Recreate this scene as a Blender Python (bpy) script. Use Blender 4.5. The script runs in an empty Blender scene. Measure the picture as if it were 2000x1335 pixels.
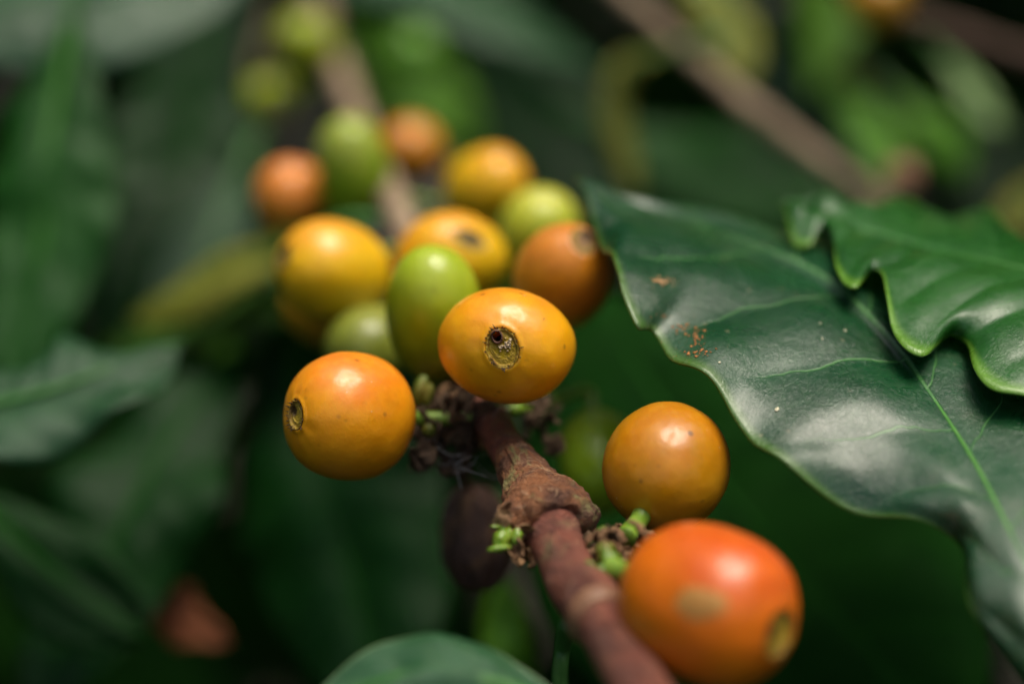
import bpy, math, random
import numpy as np
from mathutils import Vector, Matrix, noise
from mathutils.bvhtree import BVHTree

# ------------------------------------------------------------------ camera, light, exposure
CM = 0.01
PITCH = math.radians(-20)
CAM = Vector((0, 0, 1.30))
RIGHT = Vector((1, 0, 0))
FWD = Vector((0, math.cos(PITCH), math.sin(PITCH)))
UP = Vector((0, -math.sin(PITCH), math.cos(PITCH)))
scene = bpy.context.scene
LENS, SENSOR, FOCUS = 60.0, 36.0, 17.42       # mm, mm, cm
cam_d = bpy.data.cameras.new("camera")
cam_d.lens = LENS; cam_d.sensor_width = SENSOR
cam_d.clip_start = 0.005; cam_d.clip_end = 60
cam_d.dof.use_dof = True
cam_d.dof.focus_distance = FOCUS * CM
cam_d.dof.aperture_fstop = 6.1
cam = bpy.data.objects.new("camera", cam_d)
scene.collection.objects.link(cam)
cam.location = CAM
cam.rotation_euler = (math.radians(90) + PITCH, 0, 0)
scene.camera = cam

SUN = Vector((0.22, 0.0, 0.97)).normalized()
world = bpy.data.worlds.new("World"); scene.world = world
world.use_nodes = True
wn = world.node_tree.nodes; wl = world.node_tree.links
wn.clear()
sky = wn.new("ShaderNodeTexSky"); sky.sky_type = 'NISHITA'; sky.sun_disc = False
sky.sun_elevation = math.asin(SUN.z); sky.sun_rotation = math.atan2(SUN.x, SUN.y)
sky.air_density = 1.0; sky.dust_density = 6.0; sky.ozone_density = 0.6
bg = wn.new("ShaderNodeBackground"); bg.inputs[1].default_value = 0.14
wo = wn.new("ShaderNodeOutputWorld")
wl.new(sky.outputs[0], bg.inputs[0]); wl.new(bg.outputs[0], wo.inputs[0])
sun_d = bpy.data.lights.new("sun", 'SUN'); sun_d.energy = 4.1
sun_d.angle = math.radians(36); sun_d.color = (1.0, 0.93, 0.80)
sun = bpy.data.objects.new("sun", sun_d); scene.collection.objects.link(sun)
sun.rotation_euler = SUN.to_track_quat('Z', 'Y').to_euler()
scene.view_settings.view_transform = 'Standard'
scene.view_settings.look = 'None'
scene.view_settings.exposure = 0.0
scene.view_settings.gamma = 1.0
scene.cycles.use_denoising = True
scene.cycles.max_bounces = 8
scene.cycles.caustics_reflective = False
scene.cycles.caustics_refractive = False
scene.cycles.sample_clamp_indirect = 4

# ------------------------------------------------------------------ helpers
PXW, PXH = 2000.0, 1335.0
def P(px, py, d):
    """a point d cm in front of the camera plane, metres in the world"""
    k = SENSOR / LENS * d / PXW
    return CAM + (RIGHT * ((px - PXW / 2) * k) + UP * (-(py - PXH / 2) * k) + FWD * d) * CM
def D(x, y, z):
    """direction: x right, y up, z towards the viewer"""
    return (RIGHT * x + UP * y - FWD * z).normalized()
def link(o):
    scene.collection.objects.link(o); return o
def tag(o, label=None, cat=None, group=None, kind=None):
    if label: o['label'] = label
    if cat: o['category'] = cat
    if group: o['group'] = group
    if kind: o['kind'] = kind
    return o
def empty(name, loc, label, cat, group=None):
    o = bpy.data.objects.new(name, None); link(o)
    o.location = loc; o.empty_display_size = 0.005
    return tag(o, label, cat, group)
def mesh(name, verts, faces, mat, parent=None, uvs=None, cols=None, origin=None, smooth=True):
    """one linked mesh object; verts are world metres unless origin is given (then local)"""
    me = bpy.data.meshes.new(name)
    if parent is not None and origin is None:
        inv = parent.matrix_basis.inverted()
        verts = [inv @ Vector(v) for v in verts]
    elif parent is None and origin is None:
        c = sum((Vector(v) for v in verts), Vector()) / len(verts)
        verts = [Vector(v) - c for v in verts]
    me.from_pydata([tuple(v) for v in verts], [], faces)
    if uvs is not None:
        ul = me.uv_layers.new(name="UVMap")
        li = np.zeros(len(me.loops), dtype=np.int32); me.loops.foreach_get("vertex_index", li)
        ul.data.foreach_set("uv", np.asarray(uvs, dtype=np.float32)[li].ravel())
    if cols is not None:
        ca = me.color_attributes.new("Col", 'FLOAT_COLOR', 'POINT')
        c4 = np.ones((len(verts), 4), dtype=np.float32); c4[:, :3] = cols
        ca.data.foreach_set("color", c4.ravel())
    if smooth:
        me.polygons.foreach_set("use_smooth", [True] * len(me.polygons))
    me.materials.append(mat); me.update()
    o = bpy.data.objects.new(name, me); link(o)
    if parent is not None: o.parent = parent
    elif origin is None: o.location = c
    return o
def catmull(pts, t):
    n = len(pts) - 1
    x = min(max(t, 0), 1) * n; i = min(int(x), n - 1); f = x - i
    p0 = pts[max(i - 1, 0)]; p1 = pts[i]; p2 = pts[i + 1]; p3 = pts[min(i + 2, n)]
    return 0.5 * ((2 * p1) + (p2 - p0) * f + (2 * p0 - 5 * p1 + 4 * p2 - p3) * f * f + (3 * p1 - p0 - 3 * p2 + p3) * f ** 3)
def spline_t(keys, t):
    """keys: (t, Vector) sorted; monotone-ish cubic through them"""
    n = len(keys)
    if t <= keys[0][0]: return keys[0][1].copy()
    if t >= keys[-1][0]: return keys[-1][1].copy()
    i = 0
    while keys[i + 1][0] < t: i += 1
    t1, p1 = keys[i]; t2, p2 = keys[i + 1]
    t0, p0 = keys[max(i - 1, 0)]; t3, p3 = keys[min(i + 2, n - 1)]
    m1 = (p2 - p0) / max(t2 - t0, 1e-6); m2 = (p3 - p1) / max(t3 - t1, 1e-6)
    h = t2 - t1; f = (t - t1) / h
    return (2*f**3 - 3*f*f + 1) * p1 + (f**3 - 2*f*f + f) * h * m1 + (-2*f**3 + 3*f*f) * p2 + (f**3 - f*f) * h * m2
def sst(a, b, x):
    x = min(max((x - a) / (b - a), 0), 1); return x * x * (3 - 2 * x)
def nz(v, f=1.0): return noise.noise(Vector(v) * f)

class NT:
    """small node-tree writer"""
    def __init__(s, name):
        s.m = bpy.data.materials.new(name); s.m.use_nodes = True
        s.n = s.m.node_tree.nodes; s.l = s.m.node_tree.links; s.n.clear()
        s.out = s.n.new("ShaderNodeOutputMaterial")
    def put(s, sock, v):
        if isinstance(v, bpy.types.NodeSocket): s.l.new(v, sock)
        elif isinstance(v, (tuple, list)) and len(v) == 3 and sock.type == 'RGBA': sock.default_value = (*v, 1)
        else: sock.default_value = v
    def math(s, op, a, b=0.5, c=None, clamp=False):
        n = s.n.new("ShaderNodeMath"); n.operation = op; n.use_clamp = clamp
        s.put(n.inputs[0], a); s.put(n.inputs[1], b)
        if c is not None: s.put(n.inputs[2], c)
        return n.outputs[0]
    def step(s, x, a, b, lo=0.0, hi=1.0):
        n = s.n.new("ShaderNodeMapRange"); n.interpolation_type = 'SMOOTHSTEP'
        s.put(n.inputs[0], x); s.put(n.inputs[1], a); s.put(n.inputs[2], b); s.put(n.inputs[3], lo); s.put(n.inputs[4], hi)
        return n.outputs[0]
    def mix(s, f, a, b, mode='MIX'):
        n = s.n.new("ShaderNodeMix"); n.data_type = 'RGBA'; n.blend_type = mode
        s.put(n.inputs[0], f); s.put(n.inputs[6], a); s.put(n.inputs[7], b)
        return n.outputs[2]
    def co(s, kind='Object'):
        return s.n.new("ShaderNodeTexCoord").outputs[kind]
    def noise(s, vec, scale, detail=3, rough=0.55, dist=0.0):
        n = s.n.new("ShaderNodeTexNoise"); s.put(n.inputs['Vector'], vec)
        n.inputs['Scale'].default_value = scale; n.inputs['Detail'].default_value = detail
        n.inputs['Roughness'].default_value = rough; n.inputs['Distortion'].default_value = dist
        return n.outputs[0]
    def voro(s, vec, scale, rnd=1.0):
        n = s.n.new("ShaderNodeTexVoronoi"); s.put(n.inputs['Vector'], vec); n.inputs['Scale'].default_value = scale
        n.inputs['Randomness'].default_value = rnd
        return n.outputs['Distance']
    def map(s, vec, scale=(1, 1, 1), loc=(0, 0, 0)):
        n = s.n.new("ShaderNodeMapping"); s.put(n.inputs[0], vec)
        n.inputs['Scale'].default_value = scale; n.inputs['Location'].default_value = loc
        return n.outputs[0]
    def bump(s, h, strength=0.3, dist=0.0002, normal=None):
        n = s.n.new("ShaderNodeBump"); n.inputs['Strength'].default_value = strength
        n.inputs['Distance'].default_value = dist; s.put(n.inputs['Height'], h)
        if normal is not None: s.put(n.inputs['Normal'], normal)
        return n.outputs[0]
    def bsdf(s, **k):
        n = s.n.new("ShaderNodeBsdfPrincipled")
        for a, v in k.items():
            s.put(n.inputs[a.replace('_', ' ')], v)
        return n
    def done(s, shader):
        s.l.new(shader, s.out.inputs[0]); return s.m

def tube(keys, nseg, nring, amp=0.0, freq=1.0, flat=None, cap=True, seed=0.0):
    """keys: [(Vector, radius_m)]; flat(t)->(wide factor, thin factor); returns verts, faces, uvs"""
    pts = [k[0] for k in keys]; rs = [k[1] for k in keys]
    V, F, U = [], [], []
    side = None
    for i in range(nring + 1):
        t = i / nring
        c = catmull(pts, t); tg = (catmull(pts, min(t + .01, 1)) - catmull(pts, max(t - .01, 0))).normalized()
        r = catmull([Vector((x, 0, 0)) for x in rs], t).x
        if side is None: side = tg.cross(FWD).normalized()
        side = (side - tg * side.dot(tg)).normalized(); up = tg.cross(side).normalized()
        a, b = flat(t) if flat else (1, 1)
        for j in range(nseg):
            th = 2 * math.pi * j / nseg
            dv = side * math.cos(th) * a + up * math.sin(th) * b
            rr = r
            if amp:
                q = (c + dv * r) * 100
                rr = r + amp * (nz(q + Vector((seed, 0, 0)), freq) + 0.5 * nz(q + Vector((seed, 5, 0)), freq * 2.7))
            V.append(c + dv * rr); U.append((j / nseg, t))
    for i in range(nring):
        for j in range(nseg):
            j2 = (j + 1) % nseg
            F.append((i * nseg + j, i * nseg + j2, (i + 1) * nseg + j2, (i + 1) * nseg + j))
    if cap:
        for (ring, rev) in ((0, True), (nring, False)):
            c = sum((V[ring * nseg + j] for j in range(nseg)), Vector()) / nseg
            V.append(c); U.append((0.5, ring / nring)); k = len(V) - 1
            for j in range(nseg):
                f = (ring * nseg + j, ring * nseg + (j + 1) % nseg, k)
                F.append(f[::-1] if rev else f)
    return V, F, U

# ------------------------------------------------------------------ materials
def skin_mat(name, cols, blush_dir, sharp=(-.7, .8), rough=.36, coat=.35, sss=.22, speck=.6, pale=0.0):
    """cols: (under, middle, blush): the pigment runs from one end of the fruit to the other"""
    m = NT(name); co = m.co()
    nrm = m.n.new("ShaderNodeVectorMath"); nrm.operation = 'DOT_PRODUCT'
    m.put(nrm.inputs[0], co); nrm.inputs[1].default_value = tuple(Vector(blush_dir).normalized() * 130)
    big = m.noise(co, 130, 2)
    f = m.math('ADD', nrm.outputs['Value'], m.math('MULTIPLY', m.math('SUBTRACT', big, .5), 1.1))
    c = m.mix(m.step(f, sharp[0], 0.15), cols[0], cols[1])
    c = m.mix(m.step(f, 0.15, sharp[1]), c, cols[2])
    mot = m.noise(co, 420, 4, .6)
    c = m.mix(m.step(m.noise(co, 85, 4, .65, .5), .50, .74, 0, .45), c, tuple(x * .78 for x in cols[0]))
    c = m.mix(m.step(mot, .35, .75, 0, .34), c, tuple(min(1, x * 1.35 + .01) for x in cols[1]))
    vs = m.voro(co, 480)
    sp = m.math('MULTIPLY', m.step(vs, .07, .22, 1, 0), m.step(m.noise(co, 300, 1), .50, .58))
    c = m.mix(m.math('MULTIPLY', sp, speck), c, (.10, .045, .012))
    vp = m.voro(m.map(co, loc=(.3, .2, .1)), 900)
    c = m.mix(m.math('MULTIPLY', m.step(vp, .05, .12, 1, 0), m.step(m.noise(co, 240, 1), .58, .66, 0, .7)), c, (.75, .66, .45))
    rg = m.step(m.noise(co, 700, 4, .7), .3, .75, rough - .07, rough + .13)
    h = m.math('ADD', m.math('MULTIPLY', m.noise(co, 1700, 3, .6), .25), m.noise(co, 230, 2, .5))
    b = m.bsdf(Base_Color=c, Roughness=rg, Subsurface_Weight=sss, Subsurface_Radius=(1.0, .45, .12), Subsurface_Scale=.0022,
               Coat_Weight=coat, Coat_Roughness=.17, Normal=m.bump(h, .20, .0006), IOR=1.45)
    return m.done(b.outputs[0])

def col_mat(name, rough=.6, bump=.4, spec=.4, scale=900, sss=0, coat=0):
    """surface whose pigment is stored per vertex"""
    m = NT(name)
    a = m.n.new("ShaderNodeAttribute"); a.attribute_name = "Col"
    co = m.co()
    n = m.noise(co, scale, 4, .65)
    c = m.mix(m.step(n, .45, .75, .0, .3), a.outputs['Color'], (.05, .03, .006))
    b = m.bsdf(Base_Color=c, Roughness=rough, Specular_IOR_Level=spec * .7, Normal=m.bump(n, bump, .0003), Subsurface_Weight=sss, Subsurface_Scale=.001, Coat_Weight=coat)
    return m.done(b.outputs[0])

def bark_mat(name, base, dark, tan, green, fs=1.0, rough=.55, bump=.5, tanamt=.5, greenamt=.4):
    m = NT(name); co = m.co(); 
    n1 = m.noise(co, 160 * fs, 5, .65, .6); n2 = m.noise(m.map(co, loc=(3, 1, 2)), 330 * fs, 5, .7, 1.2)
    n3 = m.noise(m.map(co, loc=(9, 4, 2)), 120 * fs, 6, .7, .8); n4 = m.noise(co, 1700 * fs, 5, .7)
    c = m.mix(m.step(n1, .38, .66), base, dark)
    c = m.mix(m.step(n2, .53, .70, 0, tanamt), c, tan)
    c = m.mix(m.step(n3, .54, .68, 0, greenamt), c, green)
    c = m.mix(m.step(n4, .42, .72, 0, .4), c, dark)
    h = m.math('ADD', m.math('MULTIPLY', n2, 1.2), m.math('MULTIPLY', n4, .5))
    b = m.bsdf(Base_Color=c, Roughness=m.step(n2, .3, .7, rough - .12, rough + .15), Normal=m.bump(h, min(1, bump * 1.6), .0012), Specular_IOR_Level=.4)
    return m.done(b.outputs[0])

def leaf_mat(name, base, light, vein, transl=(.10, .30, .02), tf=.22, nv=8, rough=.3, dust_glare=.0, margin=None, arch=1.1, spec=.5, coat=0, coat_rough=.2, bumpk=1.0, back=None, veinamt=.75, fibre=.5):
    m = NT(name); uv = m.co('UV'); co = m.co()
    sp = m.n.new("ShaderNodeSeparateXYZ"); m.put(sp.inputs[0], uv)
    U = m.math('MULTIPLY', m.math('ABSOLUTE', m.math('SUBTRACT', sp.outputs[0], .5)), 2.0)
    V = sp.outputs[1]
    wob = m.math('MULTIPLY', m.math('SUBTRACT', m.noise(uv, 7, 2), .5), .35)
    side = m.math('MULTIPLY', m.step(sp.outputs[0], .499, .501), .37)
    q = m.math('ADD', m.math('SUBTRACT', m.math('MULTIPLY', V, nv), m.math('MULTIPLY', m.math('POWER', U, 1.25), arch)), m.math('ADD', wob, side))
    f = m.math('ABSOLUTE', m.math('SUBTRACT', m.math('FRACT', q), .5))
    sv = m.math('MULTIPLY', m.step(f, .004, .022, 1, 0), m.step(U, .55, .86, 1, 0))
    mr = m.step(U, .004, .016, 1, 0)
    vm = m.math('MAXIMUM', sv, mr)
    # fine net of tertiary veins
    net = m.n.new("ShaderNodeTexVoronoi"); net.feature = 'DISTANCE_TO_EDGE'
    m.put(net.inputs['Vector'], m.map(uv, (10, 34, 1))); net.inputs['Scale'].default_value = 1.6
    nt = m.step(net.outputs['Distance'], .0, .09, 1, 0)
    n1 = m.noise(co, 60, 4, .6); n2 = m.noise(co, 420, 4, .6)
    c = m.mix(m.step(n1, .35, .68), base, light)
    c = m.mix(m.step(n2, .45, .75, 0, .25), c, light)
    c = m.mix(m.math('MULTIPLY', nt, .05), c, vein)
    c = m.mix(m.math('MULTIPLY', vm, veinamt), c, vein)
    if margin: c = m.mix(m.step(U, .93, .99), c, margin)
    rg = m.step(m.noise(co, 130, 4, .7, .8), .3, .7, rough - .08, rough + .14)
    if dust_glare:
        d1 = m.noise(co, 75, 5, .7, .4); d2 = m.noise(co, 900, 4, .7)  # grey mottle: real dust, with the leaf's glare painted in as colour
        df = m.math('MULTIPLY', m.step(d1, .47, .74), m.step(d2, .36, .68, .15, 1))
        df = m.math('MULTIPLY', df, dust_glare)
        vs = m.math('MULTIPLY', m.step(m.voro(co, 420), .06, .15, 1, 0), m.step(m.noise(co, 110, 1), .50, .62, 0, .8))
        c = m.mix(df, c, (.30, .29, .23)); c = m.mix(m.math('MULTIPLY', vs, min(1, dust_glare * 1.8)), c, (.42, .36, .22))
        rg = m.math('ADD', rg, m.math('MULTIPLY', df, .25))
    wrk = m.noise(m.map(uv, (26, 60, 1)), 3.0, 5, .65, 1.2)
    h = m.math('ADD', m.math('MULTIPLY', wrk, .8 * fibre), m.math('MULTIPLY', m.noise(co, 210, 4, .6), 1.0))
    h = m.math('SUBTRACT', h, m.math('MULTIPLY', vm, .55)); h = m.math('SUBTRACT', h, m.math('MULTIPLY', nt, .05))
    geo = m.n.new("ShaderNodeNewGeometry")
    bk = back or tuple(min(1, x * 1.7 + .01) for x in light)
    c = m.mix(geo.outputs['Backfacing'], c, bk)
    b = m.bsdf(Base_Color=c, Roughness=rg, Specular_IOR_Level=spec, Coat_Weight=coat, Coat_Roughness=coat_rough, Normal=m.bump(h, .5 * bumpk, .0006))
    t = m.n.new("ShaderNodeBsdfTranslucent"); m.put(t.inputs[0], transl)
    mx = m.n.new("ShaderNodeMixShader"); mx.inputs[0].default_value = tf
    m.l.new(b.outputs[0], mx.inputs[1]); m.l.new(t.outputs[0], mx.inputs[2])
    return m.done(mx.outputs[0])

def plain(name, c1, c2, rough=.5, scale=300, bump=.3, sss=0, spec=.5, coat=0):
    m = NT(name); co = m.co(); n = m.noise(co, scale, 4, .65)
    c = m.mix(m.step(n, .32, .68), c1, c2)
    b = m.bsdf(Base_Color=c, Roughness=rough, Normal=m.bump(n, bump, .0005), Subsurface_Weight=sss, Subsurface_Scale=.0012, Specular_IOR_Level=spec, Coat_Weight=coat)
    return m.done(b.outputs[0])

M_LEAF_HERO = leaf_mat("glossy_coffee_leaf", (.003, .046, .012), (.007, .072, .022), (.09, .27, .07), tf=.10, nv=8.6, rough=.27, dust_glare=.24, margin=(.07, .17, .02), arch=1.15, coat=.55, coat_rough=.27, veinamt=.7)
M_LEAF_WAVY = leaf_mat("young_coffee_leaf", (.010, .085, .010), (.020, .125, .014), (.08, .28, .06), transl=(.14, .46, .02), tf=.18, nv=10, rough=.25, dust_glare=.0, margin=(.16, .36, .03), back=(.12, .32, .02), coat=.6, coat_rough=.22)
M_LEAF_DARK = leaf_mat("dark_leaf", (.003, .028, .003), (.006, .044, .005), (.015, .08, .01), tf=.10, rough=.30, nv=9, spec=.2)  # shade of the dense foliage is partly put into this low base colour
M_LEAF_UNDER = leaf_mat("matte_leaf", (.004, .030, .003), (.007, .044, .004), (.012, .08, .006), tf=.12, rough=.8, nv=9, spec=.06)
M_LEAF_MID = leaf_mat("mid_leaf", (.007, .065, .004), (.014, .095, .008), (.05, .20, .015), tf=.2, rough=.4, nv=9, spec=.35)
M_LEAF_GREY = leaf_mat("grey_leaf", (.007, .050, .012), (.016, .072, .024), (.05, .16, .04), tf=.1, rough=.34, nv=9, dust_glare=.08, spec=.5)  # grey green, with a little mottle of dust and painted glare
M_LEAF_BRIGHT = leaf_mat("bright_leaf", (.10, .30, .008), (.17, .40, .012), (.2, .42, .05), transl=(.3, .65, .02), tf=.35, rough=.4, nv=9)
M_LEAF_OLIVE = leaf_mat("olive_leaf", (.22, .24, .02), (.30, .30, .04), (.36, .38, .08), transl=(.3, .35, .04), tf=.3, rough=.5, nv=9)
M_LEAF_DRY = leaf_mat("dry_leaf", (.32, .10, .04), (.42, .16, .08), (.18, .07, .03), transl=(.4, .14, .05), tf=.2, rough=.7, nv=9, spec=.2)
M_MIDRIB = plain("midrib_green", (.06, .22, .03), (.09, .27, .04), .42, 500)
M_MIDRIB_DARK = plain("midrib_dark", (.04, .15, .025), (.06, .20, .04), .45, 500)
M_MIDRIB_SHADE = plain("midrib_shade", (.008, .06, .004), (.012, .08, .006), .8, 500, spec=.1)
M_STALK = plain("green_stalk", (.14, .26, .02), (.22, .36, .04), .42, 500, sss=.15)
M_BUD = plain("green_bud", (.14, .27, .010), (.24, .36, .03), .3, 700, sss=.2, coat=.4)
M_BUD_DULL = plain("dull_bud", (.10, .15, .008), (.20, .17, .025), .5, 500, sss=.1)
M_BUD_DEEP = plain("deep_bud", (.08, .18, .006), (.14, .23, .015), .42, 500, sss=.1)
M_SCRAP = plain("dried_bract", (.15, .07, .03), (.36, .21, .10), .8, 500, .6)
M_SCRAP_DARK = plain("dark_bract", (.045, .024, .012), (.10, .06, .03), .85, 500, .6)
M_WEB = plain("pale_fluff", (.36, .35, .33), (.45, .44, .40), .8, 500)
M_BARK = bark_mat("smooth_red_bark", (.29, .095, .060), (.13, .048, .035), (.42, .23, .13), (.21, .18, .08), 1.1, .45, .5, .65, .55)
M_KNOB = bark_mat("rough_knob_bark", (.42, .17, .07), (.14, .065, .045), (.66, .43, .25), (.34, .35, .13), 1.7, .6, .9, .85, .85)
M_BARK_GREY = bark_mat("grey_bark", (.46, .34, .22), (.26, .17, .11), (.56, .45, .30), (.28, .27, .13), .6, .7, .5, .5, .3)
M_SCAR = col_mat("crown_scar", .45, .35, .35, 1400)

# ------------------------------------------------------------------ ground
def build_ground():
    n = 60; S = 12.0; V = []; F = []
    for i in range(n + 1):
        for j in range(n + 1):
            x = (j / n - .5) * 2 * S; y = (i / n - .5) * 2 * S
            V.append((x, y, .05 * nz((x, y, 0), .6) + .02 * nz((x, y, 0), 2.3)))
    for i in range(n):
        for j in range(n):
            a = i * (n + 1) + j; F.append((a, a + 1, a + n + 2, a + n + 1))
    m = NT("soil"); co = m.co(); a = m.noise(co, 6, 6, .7); b_ = m.noise(co, 40, 5, .7)
    c = m.mix(m.step(a, .35, .65), (.014, .010, .006), (.03, .021, .012)); c = m.mix(m.step(b_, .5, .7, 0, .5), c, (.03, .05, .015))
    b = m.bsdf(Base_Color=c, Roughness=.95, Normal=m.bump(b_, .8, .02))
    o = mesh("ground", V, F, m.done(b.outputs[0])); tag(o, kind="structure")
build_ground()

# ------------------------------------------------------------------ the fruiting branch
BR = [P(1300, 1440, 14.2), P(1245, 1335, 14.9), P(1190, 1235, 15.5), P(1142, 1150, 16.1)]
KNOB_C = [P(1128, 1160, 16.15), P(1100, 1100, 16.5), P(1078, 1045, 16.95), P(1068, 1015, 17.2)]
UPPER = [P(1074, 1036, 17.1), P(1068, 1018, 17.2), P(1054, 990, 17.4), P(1022, 935, 17.75), P(992, 880, 18.2), P(958, 820, 18.9), P(915, 745, 19.9), P(876, 660, 21.2),
         P(838, 570, 22.4), P(798, 470, 23.8), P(768, 385, 25.8), P(728, 305, 28.5), P(694, 215, 31.5), P(660, 130, 34.5), P(628, 30, 37.5), P(596, -80, 40.5)]
branch = empty("coffee_branch", P(1060, 1000, 17.4), "reddish brown coffee branch with a rough swollen knob, rising from the bottom right edge", "branch")
# lower internode
v, f, u = tube([(BR[0], .0027), (BR[1], .00265), (BR[2], .0026), (BR[3], .0023)], 48, 60, .00008, 3, seed=1)
mesh("internode", v, f, M_BARK, branch, u)
# lower joint: sleeve whose pale lip wraps the lower internode
v, f, u = tube([(P(1170, 1207, 15.7), .00268), (P(1150, 1170, 15.95), .00292), (P(1128, 1150, 16.15), .0028), (P(1108, 1110, 16.45), .0026), (P(1090, 1070, 16.8), .0026), (P(1078, 1040, 17.0), .0029), (P(1074, 1030, 17.05), .0029)], 56, 70, .00012, 3, seed=4)
mesh("internode", v, f, M_BARK, branch, u)
v, f, u = tube([(P(1176, 1215, 15.6), .00272), (P(1169, 1205, 15.68), .00300), (P(1164, 1198, 15.74), .0030), (P(1158, 1190, 15.8), .0027)], 48, 16, .0001, 4, seed=6)
lip = mesh("joint_lip", v, f, plain("pale_lip", (.30, .16, .085), (.20, .09, .05), .55, 300), branch, u)
# swollen knob: flares wide and ends in a thin wavy skirt
def knob():
    keys = [(1076, 1040, 17.05, .0022, .0022), (1075, 1042, 17.0, .0040, .0035), (1072, 1030, 17.05, .0050, .0041), (1066, 1008, 17.2, .0051, .0040), (1060, 990, 17.35, .0046, .0036), (1048, 968, 17.5, .0036, .0031),
            (1034, 945, 17.7, .0029, .0027), (1020, 920, 17.85, .0025, .0024), (1006, 897, 18.0, .0022, .0022), (998, 885, 18.1, .0019, .0019)]
    ns, nr = 110, 90; V, F, U = [], [], []
    pts = [P(k[0], k[1], k[2]) for k in keys]; wa = [Vector((k[3], k[4], 0)) for k in keys]
    ax = (pts[-1] - pts[0]).normalized(); side = D(1, -.18, .05); side = (side - ax * side.dot(ax)).normalized(); up = ax.cross(side)
    if up.dot(FWD) > 0: up = -up
    for i in range(nr + 1):
        t = i / nr; c = catmull(pts, t); w = catmull(wa, t)
        for j in range(ns):
            th = 2 * math.pi * j / ns
            dv = side * math.cos(th) * w.x + up * math.sin(th) * w.y
            p = c + dv; q = p * 100
            k = (1 - t) ** .6
            disp = .0006 * k * (nz(q, 3.2) + .7 * nz(q, 7.1) + .55 * nz(q, 15)) + .0002 * nz((math.cos(th) * 6, math.sin(th) * 6, t * 1.5), 2.2)
            # stipule folds on the lower rim
            rim = max(0, 1 - t / .16)
            disp += rim * .0005 * math.sin(th * 5 + 1.0)
            p = p + dv.normalized() * disp - ax * rim * .0007 * (math.sin(th * 3 + .5) + .5 * nz((th * 2, 0, 3), 1.5))
            V.append(p); U.append((j / ns, t))
    for i in range(nr):
        for j in range(ns):
            j2 = (j + 1) % ns; F.append((i*ns+j, i*ns+j2, (i+1)*ns+j2, (i+1)*ns+j))
    mesh("node_knob", V, F, M_KNOB, branch, U)
knob()
rad = [.0026, .0024, .0023, .0021, .0020, .0020, .0021, .0020, .0020, .0021, .0022, .0022, .0023, .0023, .0023, .0023]
v, f, u = tube(list(zip(UPPER[:7], rad[:7])), 48, 80, .0001, 3, seed=9)
mesh("internode", v, f, M_BARK, branch, u)
v, f, u = tube(list(zip(UPPER[6:], rad[6:])), 40, 120, .0004, 1.6, seed=12)
mesh("internode", v, f, M_BARK_GREY, branch, u)

def bud(px, py, d, r, stretch=(1, 1, 1), mat=None, name="flower_bud", parent=None, seed=0, dirv=None):
    c = P(px, py, d); V, F = [], []; n, mm = 20, 14
    z = (dirv or D(0, 1, .3)).normalized(); x = z.orthogonal().normalized(); y = z.cross(x)
    for i in range(mm + 1):
        th = math.pi * i / mm
        for j in range(n):
            ph = 2 * math.pi * j / n
            q = Vector((math.sin(th) * math.cos(ph), math.sin(th) * math.sin(ph), math.cos(th)))
            k = .88 + .22 * nz(q + Vector((seed, 0, 0)), 1.9) + .10 * nz(q + Vector((seed, 7, 0)), 6)
            V.append(c + (x * q.x * stretch[0] + y * q.y * stretch[1] + z * q.z * stretch[2]) * r * k * CM)
    for i in range(mm):
        for j in range(n):
            j2 = (j + 1) % n; F.append((i*n+j, (i+1)*n+j, (i+1)*n+j2, i*n+j2))
    return mesh(name, V, F, mat or M_BUD, parent or branch)
def scrap(px, py, d, size, seed, mat=None, parent=None, name="dried_bract", dirv=None):
    """a crumpled curled flake of dry tissue with thickness"""
    rs = random.Random(seed); c = P(px, py, d)
    z = dirv or Vector((rs.uniform(-1, 1), rs.uniform(-1, 1), rs.uniform(-1, 1))).normalized()
    x = z.orthogonal().normalized(); y = z.cross(x); n = 12; V = []; F = []
    L = size * CM; curl = rs.uniform(.8, 2.2)
    for s in (1, -1):
        for i in range(n + 1):
            for j in range(n + 1):
                a = i / n - .5; b = (j / n - .5) * (1 - abs(a) * 1.1) * .75
                p = Vector((a * L, b * L * 1.1, 0)); p.z = L * (math.cos(a * curl * 2) * .3 + .18 * nz((a * 3 + seed, b * 3, 0), 1.6)) + s * L * .045
                p += Vector((nz((a * 4, b * 4, seed)), nz((a * 4, b * 4, seed + 9)), 0)) * L * .13
                V.append(c + x * p.x + y * p.y + z * p.z)
    m1 = (n + 1) ** 2
    for i in range(n):
        for j in range(n):
            a = i * (n + 1) + j; q = (a, a + n + 1, a + n + 2, a + 1)
            F.append(q); F.append(tuple(m1 + k for k in q[::-1]))
    for i in range(n):
        for (a, b) in ((i, i + 1), (n * (n + 1) + i, n * (n + 1) + i + 1), (i * (n + 1), (i + 1) * (n + 1)), (i * (n + 1) + n, (i + 1) * (n + 1) + n)):
            F.append((a, b, b + m1, a + m1))
    return mesh(name, V, F, mat or M_SCRAP, parent or branch)
# green buds at the left of the knob
for k, (x, y, d, r, s) in enumerate([(985, 1033, 16.75, .07, (1, 1, 1.1)), (979, 1056, 16.6, .105, (1, .9, 1.2)), (1007, 1052, 16.7, .085, (.9, .9, 1.4)), (974, 1070, 16.5, .065, (.55, .6, 2.1)), (972, 1028, 16.7, .035, (.6, .6, 2.2)), (993, 1042, 16.65, .06, (1, 1, 1))]):
    bud(x, y, d, r, s, M_BUD, seed=k * 3.1, dirv=D(-1, .1 - .2 * (k == 3), .3) if k in (3, 4) else D(.2, 1, .2))
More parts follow.
